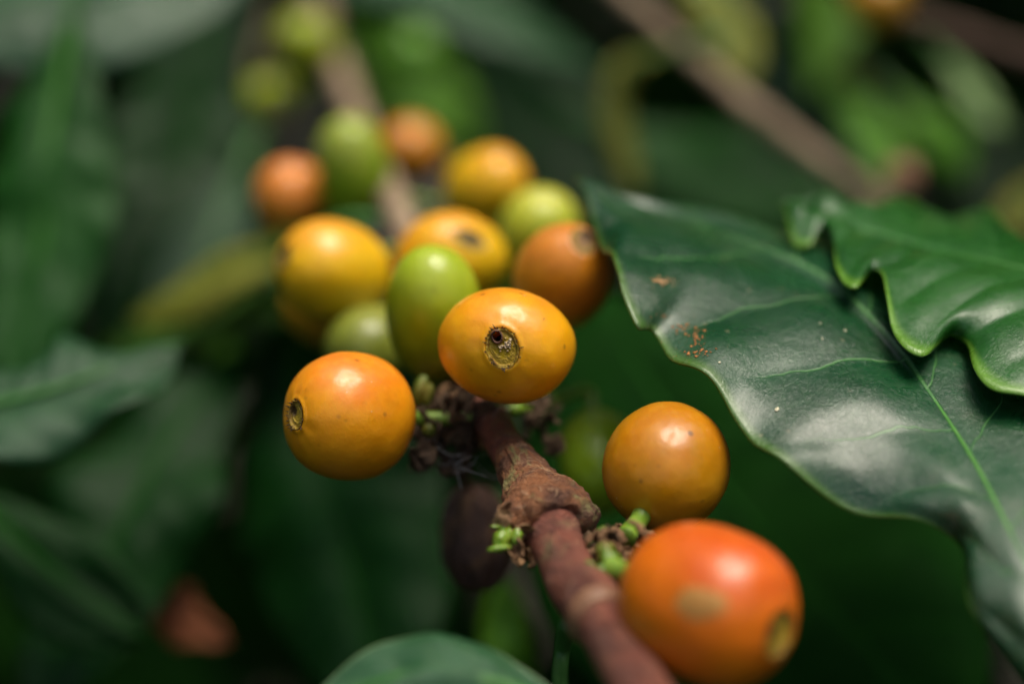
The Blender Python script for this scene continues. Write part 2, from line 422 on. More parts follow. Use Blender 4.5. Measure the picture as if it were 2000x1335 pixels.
# right-hand fruiting joint
for k, (x, y, d, r, s, mt) in enumerate([(1180, 1043, 16.7, .085, (1, .9, 1.1), M_BUD_DEEP), (1196, 1104, 16.25, .13, (.9, .9, 1.55), M_BUD_DEEP), (1183, 1078, 16.3, .12, (1, .9, 1.0), M_BUD_DULL),
                                   (1150, 1120, 16.1, .12, (1, .9, 1.15), M_BUD_DULL), (1176, 1118, 16.05, .09, (1, .9, 1.1), M_BUD_DEEP), (1172, 1142, 16.05, .085, (1, .9, 1), M_BUD_DULL), (1207, 1137, 16.2, .085, (1, .9, 1.3), M_BUD_DEEP)]):
    bud(x, y, d, r, s, mt, seed=20 + k * 2.7, dirv=D(-.3, 1, .2) if k != 1 else D(-.5, .8, .3))
rs = random.Random(5)
for k in range(34):
    t = rs.random(); x = 1160 + 95 * t + rs.uniform(-14, 14); y = 1062 - 6 * t + rs.uniform(-24, 30); d = 16.6 + rs.uniform(-.3, .4)
    scrap(x, y, d, rs.uniform(.10, .26), 100 + k, M_SCRAP if rs.random() < .7 else M_SCRAP_DARK)
for k, (x, y, s) in enumerate([(1018, 1060, .30), (1012, 1078, .26), (1030, 1088, .22), (990, 1000, .2), (985, 1012, .22), (1022, 1046, .25)]):
    scrap(x, y, 16.75, s, 200 + k, M_SCRAP)
# dried flower remains on the shaded joint under the middle cherries
rs = random.Random(8)
for k in range(56):
    a = rs.uniform(0, 6.28); rr = rs.random() ** .6
    x = 880 + math.cos(a) * rr * 88; y = 835 + math.sin(a) * rr * 75; d = 19.1 + rs.uniform(-.5, .6)
    scrap(x, y, d, rs.uniform(.15, .42), 300 + k, M_SCRAP_DARK if rs.random() < .75 else M_SCRAP)
for k in range(14):
    x = 1020 + rs.uniform(-30, 70); y = 830 + rs.uniform(-45, 45)
    scrap(x, y, 19.2 + rs.uniform(-.4, .4), rs.uniform(.12, .3), 400 + k, M_SCRAP_DARK)
for k in range(22):
    x0, y0 = (rs.uniform(860, 930), rs.uniform(880, 912)) if k < 14 else (rs.uniform(920, 980), rs.uniform(780, 830))
    p0 = P(x0, y0, 18.7 + rs.uniform(-.3, .3)); p1 = p0 + Vector((rs.uniform(-1, 1), rs.uniform(-1, 1), rs.uniform(-.6, .6))) * .0035
    pm = (p0 + p1) / 2 + Vector((0, 0, rs.uniform(-.001, .001)))
    v, f, u = tube([(p0, .00003), (pm, .00004), (p1, .00003)], 6, 8); mesh("pale_fibre", v, f, M_WEB, branch, u)
for k, (x, y, d, r, s) in enumerate([(822, 762, 18.9, .13, (.8, .6, 1.5)), (836, 772, 18.9, .09, (.8, .6, 1.7)), (838, 838, 18.7, .09, (1, 1, 1))]):
    bud(x, y, d, r, s, M_BUD_DULL, seed=50 + k, dirv=D(.2, 1, .1))

branch_pts = []
allp = BR + KNOB_C + UPPER
for i in range(len(allp) - 1):
    for q in range(6): branch_pts.append(allp[i].lerp(allp[i + 1], q / 6))

# ------------------------------------------------------------------ cherries
OR = ((.68, .30, .003), (.88, .40, .004), (.86, .30, .010))
ORL = ((.70, .28, .003), (.84, .33, .004), (.80, .22, .012))
YOR = ((.42, .24, .003), (.52, .24, .003), (.54, .19, .004))
RED = ((.74, .24, .003), (.75, .17, .004), (.66, .10, .008))
YEL = ((.58, .40, .004), (.84, .48, .006), (.86, .36, .02))
GRN = ((.20, .25, .002), (.30, .38, .004), (.36, .46, .02))
GRY = ((.28, .36, .02), (.46, .52, .03), (.56, .55, .06))
GRD = ((.22, .36, .006), (.32, .50, .010), (.38, .55, .02))
GBL = ((.20, .25, .008), (.21, .36, .010), (.34, .40, .05))
BRO = ((.50, .20, .006), (.62, .23, .010), (.62, .22, .03))
SAL = ((.55, .22, .01), (.72, .24, .03), (.80, .28, .07))

def cherry(label, px, py, d, crown, sz, cols, wide=(1, 0, 0), blush=(0, 1, 0), scar=None, stalk=None, stalk_r=.075, group="coffee cherries on the branch",
           boxy=2.25, seed=0, hole=False, detail=1, fast_scar=False, patches=(), no_branch=False, **mk):
    """crown: direction of the blossom end; sz: full size (wide, thin, long) in cm"""
    c = P(px, py, d); z = D(*crown); x = D(*wide); x = (x - z * x.dot(z)).normalized(); y = z.cross(x)
    e = empty("coffee_cherry", c, label, "coffee cherry", group)
    R = Matrix((x, y, z)).transposed(); e.matrix_basis = Matrix.Translation(c) @ R.to_4x4()
    Ri = R.transposed(); bl = Ri @ D(*blush)
    mat = skin_mat("cherry_skin", cols, bl, **mk)
    a, b, l = sz[0] / 2 * CM, sz[1] / 2 * CM, sz[2] / 2 * CM
    sr = scar[0] if scar else 0.0     # crown scar radius in cm (along x), then ratio, then roll
    srr = (sr * CM / a) if sr else 0
    def surf(th, ph):
        s, k = math.sin(th), math.cos(th)
        e_ = 2 / boxy
        s2 = abs(s) ** e_; k2 = math.copysign(abs(k) ** e_, k)
        q = Vector((math.cos(ph) * s2, math.sin(ph) * s2, k2))
        bump = 1 + .022 * nz(q + Vector((seed * 3.7, 0, 0)), 1.3) + .006 * nz(q + Vector((seed, 3, 0)), 4)
        p = Vector((q.x * a, q.y * b, q.z * l)) * bump
        if k < 0: p.x *= 1 - .05 * k * k; p.y *= 1 - .05 * k * k
        return p
    n, mm = (128, 96) if detail == 2 else ((80, 56) if detail == 1 else (48, 32))
    V = []; F = []
    def scar_xy(p):
        cr, sr_ = math.cos(scar[2]), math.sin(scar[2])
        X = (p.x - scar[3] * CM) * cr + (p.y - scar[4] * CM) * sr_; Y = -(p.x - scar[3] * CM) * sr_ + (p.y - scar[4] * CM) * cr
        return X / (scar[0] * CM), Y / (scar[0] * scar[1] * CM)
    def press(p):
        if scar and p.z > 0:
            X, Y = scar_xy(p); r = math.hypot(X, Y)
            p.z -= .0003 * (1 - sst(.85, 1.12, r)) + .0022 * (1 - sst(.55, .9, r)) - .00012 * math.exp(-((r - 1.2) / .18) ** 2)
            # faint puckers that run up to the scar
            p.z -= .000018 * sst(1, 1.3, r) * (1 - sst(1.6, 3.4, r)) * (1 + math.sin(math.atan2(Y, X) * 9 + 3 * nz(p * 100, 2) + seed))
        return p
    for i in range(mm + 1):
        th = math.pi * (i / mm) ** (1.25 if scar else 1.0)
        for j in range(n): V.append(press(surf(th, 2 * math.pi * j / n)))
    for i in range(mm):
        for j in range(n):
            j2 = (j + 1) % n; F.append((i*n+j, (i+1)*n+j, (i+1)*n+j2, i*n+j2))
    mesh("skin", V, F, mat, e, origin=True)
    if scar:
        bvh = BVHTree.FromPolygons([tuple(q) for q in V], F)
        nr_, na = (46, 120) if detail == 2 else (18, 40)
        SV, SF, SC = [], [], []
        cr, sn = math.cos(scar[2]), math.sin(scar[2])
        olive, tan, dark, rimc, white = Vector(scar[5] if len(scar) > 5 else (.46, .31, .008)), Vector((.50, .34, .06)), Vector((.045, .022, .016)), Vector((.16, .075, .03)), Vector((.80, .62, .40))
        hx, hy, hr = (-.10, .64, .23)
        for i in range(nr_ + 1):
            r = i / nr_ * 1.03
            for j in range(na):
                th = 2 * math.pi * j / na
                wob = 1 + .09 * nz((math.cos(th) * 2 + seed, math.sin(th) * 2, 0), 1.4) + (.03 * nz((math.cos(th) * 6, math.sin(th) * 6, seed), 1.5) if r > .9 else 0)
                X, Y = r * math.cos(th) * wob, r * math.sin(th) * wob
                x_, y_ = X * scar[0] * CM, Y * scar[0] * scar[1] * CM
                gx, gy = x_ * cr - y_ * sn + scar[3] * CM, x_ * sn + y_ * cr + scar[4] * CM
                h = bvh.ray_cast(Vector((gx, gy, .05)), Vector((0, 0, -1)))[0]
                z0 = (h.z if h else l * .9) + .0022 * (1 - sst(.55, .9, math.hypot(*scar_xy(Vector((gx, gy, 0))))))
                rim = math.exp(-((r - .93) / .06) ** 2) * (.55 + .6 * nz((math.cos(th) * 2, math.sin(th) * 2, seed + 7), 1.3)); ring2 = .25 * math.exp(-((r - .74) / .05) ** 2)
                dz = .00016 + .00022 * rim + .00005 * ring2 + .00006 * nz((X * 6, Y * 6, seed), 1.6) - .00014 * (1 - r) * (r < .9)
                cc = olive.lerp(tan, .5 + .5 * nz((X * 3 + seed, Y * 3, 2), 1.5)) if r > .55 else olive.lerp(tan, max(0, nz((X * 4, Y * 4, seed), 1.4)))
                cc = cc.lerp(rimc, min(1, rim * 1.1)); cc = cc.lerp(tan * 1.1, ring2 * .5)
                if hole:
                    hd = math.hypot(X - hx, Y - hy * 1.0)
                    wr = math.exp(-((hd - .31) / .09) ** 2)
                    dz += .00045 * wr
                    cc = cc.lerp(Vector((.16, .075, .06)), min(1, wr * 1.2)); cc = cc.lerp(dark, sst(.55, .38, hd) * .45 * (hd > .3))
                    if hd < hr + .05:
                        dz -= .0018 * sst(hr + .05, hr - .04, hd); cc = cc.lerp(Vector((.006, .003, .002)), sst(hr + .05, hr - .02, hd))
                    # flaky pale crust
                    fl = sst(.0, .22, nz((X * 5 + 3, Y * 5, 1), 1.5) + .32 - 1.1 * math.hypot((X - .28) / .62, (Y - .10) / .34) ** 2 * .45)
                    fl *= sst(.42, .55, hd) * (math.hypot((X - .28) / .60, (Y - .10) / .33) < 1.1)
                    dz += fl * .00028 * (1 + .6 * nz((X * 14, Y * 14, 0), 1.0)); cc = cc.lerp(white * (.75 + .5 * nz((X * 12, Y * 12, 3), 1)), fl)
                else:
                    hd = math.hypot(X - .35, Y - .5); cc = cc.lerp(dark, sst(.62, .25, hd) * .9); dz -= .0002 * sst(.4, .2, hd)
                SV.append(Vector((gx, gy, z0 + dz))); SC.append(tuple(max(0, q) for q in cc))
        for i in range(nr_):
            for j in range(na):
                j2 = (j + 1) % na; SF.append((i*na+j, (i+1)*na+j, (i+1)*na+j2, i*na+j2))
        mesh("crown_scar", SV, SF, M_SCAR, e, cols=SC, origin=True)
        if detail == 2:   # torn bristles on the rim
            rr = random.Random(seed)
            BV, BF = [], []
            for k in range(46):
                th = rr.uniform(0, 6.28) if k > 16 else rr.uniform(.6, 2.6)
                X, Y = math.cos(th) * 1.0, math.sin(th) * 1.0
                x_, y_ = X * scar[0] * CM, Y * scar[0] * scar[1] * CM
                g = Vector((x_ * cr - y_ * sn + scar[3] * CM, x_ * sn + y_ * cr + scar[4] * CM, 0))
                h = bvh.ray_cast(g + Vector((0, 0, .05)), Vector((0, 0, -1)))[0]; g.z = h.z + .0001
                o_ = Vector((g.x - scar[3] * CM, g.y - scar[4] * CM, rr.uniform(0, .0018))).normalized() + Vector((rr.uniform(-.6, .6), rr.uniform(-.6, .6), .2))
                L = rr.uniform(.0001, .00045)
                tv, tf_, _ = tube([(g, .00006), (g + o_ * L * .6, .00005), (g + o_ * L + Vector((0, 0, L * .3)), .00002)], 5, 3)
                k0 = len(BV); BV += tv; BF += [tuple(k0 + q for q in ff) for ff in tf_]
            mesh("rim_bristles", BV, BF, M_SCRAP_DARK, e, origin=True)
    for (ox, oy, rw, rh, colr) in patches:      # dull corky patch on the skin
        bvh = BVHTree.FromPolygons([tuple(q) for q in V], F); PV, PF = [], []
        vd = Ri @ (-FWD); vx = Ri @ RIGHT; vy = Ri @ UP
        o0 = vx * ox * CM + vy * oy * CM
        for i in range(13):
            for j in range(40):
                th = 2 * math.pi * j / 40; r = i / 12 * (1 + .22 * nz((math.cos(th), math.sin(th), seed + 5), 1.7) + .12 * nz((math.cos(th) * 4, math.sin(th) * 4, seed), 1.5))
                o = o0 + vx * r * rw * math.cos(th) * CM + vy * r * rh * math.sin(th) * CM + vd * .03
                h = bvh.ray_cast(o, -vd)
                PV.append(h[0] + h[1] * (.00004 + .00008 * (1 - (i / 12) ** 2)) if h[0] else o - vd * .023)
        for i in range(12):
            for j in range(40):
                j2 = (j + 1) % 40; PF.append((i*40+j, (i+1)*40+j, (i+1)*40+j2, i*40+j2))
        mesh("corky_patch", PV, PF, plain("corky", colr, tuple(q * .8 for q in colr), .6, 700), e, origin=True)
    # stalk from the base to the branch
    inv = e.matrix_basis.inverted()
    if stalk is not None or not no_branch:
        tgt = stalk if stalk is not None else min(branch_pts, key=lambda q: (q - (c - z * l)).length)
        tl = inv @ tgt; b0 = Vector((0, 0, -l * .93))
        L = (tl - b0).length
        mid = b0 + Vector((0, 0, -min(.25 * L, .004))); 
        v, f, u = tube([(b0, stalk_r * CM * 1.15), (mid, stalk_r * CM), (mid.lerp(tl, .5), stalk_r * CM), (tl, stalk_r * CM * 1.2)], 16, 24, .00005, 4)
        mesh("stalk", v, f, M_STALK, e, u, origin=True)
    return e

# sharp foreground fruit
cherry("plump orange yellow cherry in the centre, with a small bore hole in its scar", 990, 675, 18.0, (-.06, -.03, 1), (1.45, 1.22, 1.42), OR, wide=(1, -.17, 0), blush=(-.1, .9, .3),
       scar=(.158, 1.25, .50, .0, .0), hole=True, detail=2, seed=1, boxy=2.3, speck=.5, sharp=(-.9, 1.0))
cherry("orange cherry at left with a brown scar on its left cheek, below the green cherries", 684, 812, 18.05, (-.72, .05, .70), (1.36, 1.24, 1.44), ORL, wide=(.1, 1, 0), blush=(.2, .9, .2),
       scar=(.145, .78, .25, .0, .0, (.50, .34, .03)), detail=2, seed=2, boxy=2.25, speck=.5)
cherry("round dull amber cherry with a thick green stalk, above the red orange one", 1301, 912, 17.5, (.42, .66, -.62), (1.30, 1.26, 1.36), YOR, wide=(1, -.3, 0), blush=(0, .6, .5),
       stalk=P(1222, 1050, 16.75), stalk_r=.095, detail=2, seed=3, boxy=2.15, speck=.75)
cherry("large red orange cherry at bottom right with a dull tan patch on its front", 1383, 1180, 15.3, (.70, -.22, .68), (1.42, 1.44, 1.60), RED, wide=(.1, 1, 0), blush=(.25, .85, .1),
       scar=(.21, .9, .3, .0, .0, (.55, .35, .03)), stalk=P(1190, 1110, 16.1), stalk_r=.10, detail=2, seed=4, boxy=2.5, patches=[(-.15, .13, .215, .13, (.58, .27, .06))], speck=.2, sharp=(-.8, .85))
cherry("upright oval green cherry just behind the central orange one", 848, 615, 19.5, (-.03, .88, .42), (1.10, 1.10, 1.66), GRN, wide=(1, .05, 0), blush=(.1, .8, .4), detail=1, seed=5, boxy=2.1, speck=.25)
cherry("burnt orange cherry touching the tip edge of the big glossy leaf", 1100, 542, 20.2, (.27, .56, .78), (1.18, 1.16, 1.46), BRO, wide=(1, -.4, 0), blush=(-.4, .7, .3),
       scar=(.15, 1.3, .35, .02, .02, (.14, .06, .03)), seed=6, boxy=2.15, speck=.2)
cherry("golden yellow cherry with a dark scar at its left end, above the left orange cherry", 652, 532, 21.6, (-.74, .24, .62), (1.30, 1.26, 1.50), YEL, wide=(.2, 1, 0), blush=(-.3, .9, .1), scar=(.15, .8, 0, 0, 0, (.06, .05, .02)), seed=7, speck=.1)
cherry("yellow orange cherry half hidden behind the green oval one, grey scar upward", 882, 512, 22.2, (.34, .34, .80), (1.46, 1.22, 1.4), YEL, wide=(1, -.1, 0), blush=(-.3, .9, .1), scar=(.21, .55, -.1, 0, .02, (.13, .12, .08)), seed=8, speck=.1)
cherry("yellow green cherry peeking out above the burnt orange one", 1050, 462, 23.8, (.2, .8, .5), (1.16, 1.1, 1.4), GRY, seed=9, speck=.1, detail=0)
cherry("small golden cherry with orange top, at the upper right of the cluster", 947, 364, 25.5, (.7, .25, .5), (1.12, 1.05, 1.38), YEL, wide=(.1, 1, 0), blush=(.5, .9, .1), seed=10, speck=0, detail=0)
cherry("blurred green cherry with a faint brown blush, between two orange ones", 690, 340, 26.0, (-.05, .85, .45), (1.14, 1.1, 1.82), GBL, blush=(-.3, .9, .5), seed=11, speck=0, detail=0)
cherry("blurred orange cherry right behind the tall green one", 800, 296, 29.5, (.4, .5, .6), (1.12, 1.1, 1.16), BRO, seed=12, speck=0, detail=0, blush=(0, 1, 0))
cherry("blurred salmon orange cherry at the far left of the cluster", 573, 383, 26.5, (-.7, .2, .6), (1.10, 1.1, 1.18), SAL, seed=13, speck=0, detail=0)
cherry("pale olive cherry showing behind the left orange cherry", 722, 676, 21.2, (-.4, -.3, .6), (1.05, 1.0, 1.15), ((.12, .15, .015), (.18, .21, .02), (.25, .27, .04)), seed=14, speck=0, detail=0)
cherry("shaded amber cherry tucked beneath the golden yellow one", 640, 590, 23.2, (-.3, -.6, .3), (1.25, 1.1, 1.2), YOR, seed=15, speck=0, detail=0)
cherry("dark green unripe cherry in shade left of the dull amber one", 1172, 900, 20.8, (.1, -.7, .5), (1.0, 1.0, 1.35), GRD, seed=16, speck=0, detail=0, stalk=P(1000, 800, 19.3), stalk_r=.06)
cherry("highest blurred green cherry, on the far end of the branch", 597, 92, 34.5, (-.3, .6, .5), (1.2, 1.15, 1.35), GRN, seed=17, speck=0, detail=0)
cherry("dim small green cherry lowest of the far blurred three", 526, 196, 35.5, (-.5, -.3, .5), (1.05, 1.0, 1.2), GRN, seed=18, speck=0, detail=0, stalk=P(610, 40, 37))
cherry("blurred bright green cherry right of the far branch", 806, 108, 40, (.5, .2, .6), (1.2, 1.2, 1.3), ((.10, .28, .02), (.16, .40, .04), (.2, .45, .06)), seed=19, speck=0, detail=0, stalk=P(640, 85, 35.5))
cherry("blurred orange cherry cut off by the top right edge", 1712, 2, 33, (.1, -.4, .8), (1.15, 1.1, 1.2), YOR, seed=20, speck=0, detail=0, stalk=P(1760, 30, 33.3), group="coffee cherries on the other twigs")
cherry("faint pinkish tan withered cherry over the thick grey twig", 1762, 342, 30.5, (.1, -.4, .8), (.6, .55, .62), ((.28, .16, .08), (.34, .19, .11), (.40, .24, .15)), seed=21, speck=0, detail=0, stalk=P(1715, 395, 30.4), group="coffee cherries on the other twigs", rough=.7, coat=0)

# dried cherry, shrivelled with lengthwise ridges
def dried():
    c = P(930, 1052, 20.2); e = empty("dried_cherry", c, "shrivelled dark brown dried cherry hanging in shade left of the knob", "coffee cherry")
    V, F = [], []; n, mm = 72, 50
    for i in range(mm + 1):
        th = math.pi * i / mm
        for j in range(n):
            ph = 2 * math.pi * j / n; s = math.sin(th) ** .85
            q = Vector((math.cos(ph) * s, math.sin(ph) * s, math.cos(th)))
            k = 1 + .07 * (1 - 2 * abs(math.sin(ph * 4.5 + 1.2 * math.cos(th) + 1.5 * nz(q, 1.2)))) * s + .05 * nz(q, 2.5)
            V.append(c + (D(1, .15, 0) * q.x * .43 + D(0, 0, 1) * q.y * .42 + D(-.12, 1, 0) * q.z * .62) * k * CM)
    for i in range(mm):
        for j in range(n):
            j2 = (j + 1) % n; F.append((i*n+j, (i+1)*n+j, (i+1)*n+j2, i*n+j2))
    mesh("husk", V, F, bark_mat("dried_husk", (.13, .065, .045), (.06, .032, .026), (.42, .22, .07), (.13, .06, .05), .5, .4, .5, .6, .4), e)
    v, f, u = tube([(P(910, 950, 20.1), .0006), (P(905, 910, 19.8), .0006), (P(925, 870, 19.2), .0007)], 12, 12, .00005); mesh("stalk", v, f, M_SCRAP_DARK, e, u)
dried()

# ------------------------------------------------------------------ leaves
def relief(U, V, nv, arch, side):
    q = V * nv - abs(U) ** 1.25 * arch + (.37 if side > 0 else 0)
    f = abs((q % 1) - .5) * 2           # 0 at the vein, 1 between
    return math.sin(f * math.pi / 2) * min(1, abs(U) * 3) * (1 - sst(.8, 1, abs(U)))
def leaf_rows(name, label, near, mid, far, mat, nu=40, nvv=150, nv=8.6, arch=1.15, quilt=.00035, bulge=.0, wave=None, thick=.00022, group=None, sexp=3.5, swin=.04, midrib=True, rib_r=.0005, rib_mat=None, normal_hint=None, keel=0, petiole=None):
    """near/mid/far: [(t, px, py, d)]"""
    K = lambda L: [(a[0], P(a[1], a[2], a[3])) for a in L]
    kn, km, kf = K(near), K(mid), K(far)
    e = empty(name, km[0][1], label, "leaf", group)
    V, F, UV = [], [], []; hint = normal_hint or D(0, .7, .7)
    def smooth(k, t): return sum((spline_t(k, min(max(t + q * swin / 4, 0), 1)) for q in range(-4, 5)), Vector()) / 9
    for i in range(nvv + 1):
        t = i / nvv; a, m_, b = spline_t(kn, t), spline_t(km, t), spline_t(kf, t)
        sa, sb = smooth(kn, t), smooth(kf, t)
        for s, edge, se in ((-1, a, sa), (1, b, sb)):
            js = range(nu, 0, -1) if s == -1 else range(0, nu + 1)
            for j in js:
                x = j / nu
                dv = se - m_; tg = spline_t(km, min(t + .01, 1)) - spline_t(km, max(t - .01, 0))
                nn = tg.cross(dv)
                nn = nn.normalized() if nn.length > 1e-12 else hint.copy()
                if nn.dot(hint) < 0: nn = -nn
                w = min(1, dv.length / .006)
                p = m_ + dv * x + (edge - se) * x ** sexp + nn * (bulge * math.sin(math.pi * x) * w + quilt * w * relief(x, t, nv, arch, s) + w * .0006 * nz((x * 2 + s, t * 6, 1), 1.3))
                if wave: p += nn * wave(s, x, t) * w
                V.append(p); UV.append((.5 + .5 * s * x, t))
    W = 2 * nu + 1
    for i in range(nvv):
        for j in range(W - 1):
            a = i * W + j; F.append((a, a + 1, a + W + 1, a + W))
    n0 = (V[F[len(F)//2][1]] - V[F[len(F)//2][0]]).cross(V[F[len(F)//2][2]] - V[F[len(F)//2][0]])
    if n0.dot(hint) < 0: F = [q[::-1] for q in F]
    bl = mesh("blade", V, F, mat, e, UV)
    if thick:
        so = bl.modifiers.new("thickness", 'SOLIDIFY'); so.thickness = thick; so.offset = -1
    if midrib:
        keys = []
        for i in range(0, 26):
            t = i / 25; m_ = spline_t(km, t); keys.append((m_ + hint * (-.00015), rib_r * (1.15 - t * .95)))
        v, f, u = tube(keys, 10, 90); mesh("midrib", v, f, rib_mat or M_MIDRIB, e, u)
    if petiole:
        v, f, u = tube([(P(*q[:3]), q[3]) for q in petiole], 14, 30, .00005); mesh("petiole", v, f, M_STALK, e, u)
    return e, V, F

T = lambda L, t0=0, t1=1: [(t0 + (t1 - t0) * i / (len(L) - 1), *p) for i, p in enumerate(L)]
near1 = [(0, 2120, 1520, 14.4), (.08, 1990, 1340, 15.0), (.15, 1925, 1235, 15.4), (.21, 1890, 1150, 15.7), (.26, 1872, 1068, 16.0), (.31, 1838, 1036, 16.2), (.38, 1740, 1012, 16.4), (.44, 1640, 978, 16.5), (.50, 1545, 930, 16.6),
         (.56, 1480, 872, 16.8), (.60, 1440, 812, 17.0), (.65, 1398, 765, 17.3), (.70, 1345, 728, 17.5), (.74, 1308, 688, 17.7), (.77, 1278, 633, 18.0), (.795, 1248, 637, 17.8), (.83, 1215, 590, 18.1), (.86, 1204, 540, 18.4), (.885, 1196, 492, 18.7),
         (.91, 1180, 470, 19.2), (.935, 1168, 425, 19.6), (.97, 1146, 388, 20.0), (1, 1122, 350, 20.4)]
mid1 = [(0, 2230, 1500, 14.2), (.12, 2080, 1250, 14.9), (.25, 1968, 1030, 15.8), (.35, 1905, 905, 16.5), (.45, 1830, 788, 17.3), (.54, 1750, 680, 18.1), (.62, 1660, 582, 18.9), (.70, 1566, 517, 19.6), (.78, 1460, 472, 20.1), (.86, 1340, 432, 20.4), (.93, 1225, 398, 20.6), (1, 1124, 348, 20.5)]
far1 = [(0, 2420, 1420, 14.6), (.12, 2330, 1150, 15.6), (.25, 2220, 900, 16.9), (.35, 2120, 760, 18.0), (.45, 2010, 650, 19.1), (.54, 1900, 570, 20.0), (.62, 1780, 515, 20.9), (.70, 1660, 480, 21.4), (.78, 1520, 462, 21.6), (.86, 1370, 436, 21.4), (.93, 1235, 400, 21.1), (1, 1126, 346, 20.6)]
def wave1(s, x, t):
    return .0010 * x ** 3 * math.sin(t * 38 + 1.0) if s < 0 else .001 * x ** 2 * math.sin(t * 24)
big, bigV, bigF = leaf_rows("coffee_leaf", "big dark glossy leaf sloping across the right half, dusted with tan crumbs", near1, mid1, far1, M_LEAF_HERO, sexp=4, quilt=.00042, nu=46, nvv=200, bulge=.0012, wave=wave1, normal_hint=D(-.15, .7, .7), rib_r=.00032)

near2 = T([(1530, 398, 20.6), (1540, 440, 20.3), (1555, 476, 20.0), (1585, 474, 19.9), (1612, 446, 20.3), (1628, 470, 19.7), (1632, 520, 19.0), (1650, 560, 18.6), (1675, 566, 18.5), (1700, 536, 19.0), (1724, 536, 18.7), (1734, 590, 18.2), (1745, 650, 17.8),
           (1775, 684, 17.5), (1812, 690, 17.5), (1852, 655, 18.1), (1886, 670, 17.9), (1902, 720, 17.3), (1938, 762, 17.0), (2010, 778, 16.9), (2090, 820, 16.8), (2200, 830, 17.2), (2320, 900, 16.6), (2450, 860, 17)][::-1])
mid2 = T([(2560, 700, 18), (2300, 610, 18.3), (2080, 545, 18.8), (1930, 508, 19.4), (1790, 478, 20.2), (1680, 450, 20.7), (1590, 424, 20.9), (1528, 396, 20.7)])
far2 = T([(2560, 560, 20.6), (2380, 520, 20.8), (2200, 500, 21.2), (2060, 500, 21.6), (1990, 470, 21.8), (1930, 425, 22.2), (1860, 432, 22.2), (1790, 408, 22.4), (1700, 400, 22.2), (1640, 412, 21.8), (1580, 402, 21.4), (1526, 393, 20.7)])
def wave2(s, x, t):
    return .0012 * x * x * math.sin(t * 30 + .5) if s > 0 else 0
leaf_rows("coffee_leaf", "wavy bright green leaf at right with curled yellow green edge, lying over the big one", near2, mid2, far2, M_LEAF_WAVY, nu=40, nvv=240, nv=11, quilt=.00045, bulge=.0018, sexp=7, swin=.09, wave=wave2, normal_hint=D(0, .8, .6), rib_r=.0004, rib_mat=M_MIDRIB_DARK)

# leaf below the branch, its petiole on the lower joint
def leaf(label, pts, w, n, mat, prof=(.55, 1.3), wave=.0, wn=5, fold=.15, droop=0, seed=0, name="coffee_leaf", group="blurred leaves of the shrub", nu=10, nvv=46, skewl=1.0, skewr=1.0, petiole=None, ribm=None, thick=.00025, z=1.0, rel=1.0):
    """pts base to tip; w: half width in cm; n: facing direction"""
    P3 = [P(a, b, c_ * z) for a, b, c_ in pts]; N = D(*n); w = w * z
    e = empty(name, P3[0], label, "leaf", group)
    V, F, UV = [], [], []
    pk = prof[0]
    for i in range(nvv + 1):
        t = i / nvv; c = catmull(P3, t); tg = (catmull(P3, min(t + .02, 1)) - catmull(P3, max(t - .02, 0))).normalized()
        sd = N.cross(tg).normalized(); nn = tg.cross(sd).normalized()
        if nn.dot(N) < 0: nn = -nn
        tt = t ** (math.log(.5) / math.log(pk))
        ww = w * CM * max(0, math.sin(math.pi * tt)) ** (1 / prof[1]) * (1 - .25 * sst(.85, 1, t))
        for j in range(-nu, nu + 1):
            x = j / nu; k = skewl if x < 0 else skewr
            p = c + sd * x * ww * k * (1 + wave * .5 * abs(x) * math.sin(t * wn * 6.28 + seed + (x > 0)))
            p += nn * (ww * fold * abs(x) - ww * .25 * x * x * (1 + droop) + wave * ww * x * x * math.sin(t * wn * 6.28 + seed * 2 + (1.5 if x > 0 else 0)) + .0005 * rel * relief(x, t, 9, 1.1, x))
            p += nn * .002 * nz((x * 1.5, t * 3, seed), 1)
            V.append(p); UV.append((.5 + .5 * x, t))
    W = 2 * nu + 1
    for i in range(nvv):
        for j in range(W - 1):
            a = i * W + j; F.append((a, a + 1, a + W + 1, a + W))
    k = (nvv // 2) * (W - 1) + nu; q = F[k]
    if (V[q[1]] - V[q[0]]).cross(V[q[2]] - V[q[0]]).dot(N) < 0: F = [g[::-1] for g in F]
    bl = mesh("blade", V, F, mat, e, UV)
    so = bl.modifiers.new("thickness", 'SOLIDIFY'); so.thickness = thick; so.offset = -1
    keys = [(catmull(P3, i / 12) - N * .0001, .0008 * (1.1 - i / 12 * .9)) for i in range(13)]
    v, f, u = tube(keys, 8, 40); mesh("midrib", v, f, ribm or (M_SCRAP_DARK if mat is M_LEAF_DRY else M_MIDRIB_SHADE if mat in (M_LEAF_UNDER, M_LEAF_DARK) else M_MIDRIB_DARK), e, u)
    pe = petiole or [(P3[0], .001), (P3[0] - (P3[1] - P3[0]).normalized() * .006, .001), (P3[0] - (P3[1] - P3[0]).normalized() * .012 - N * .003, .0012)]
    v, f, u = tube(pe, 10, 14); mesh("petiole", v, f, M_SCRAP_DARK if mat is M_LEAF_DRY else M_MIDRIB_DARK, e, u)
    return e
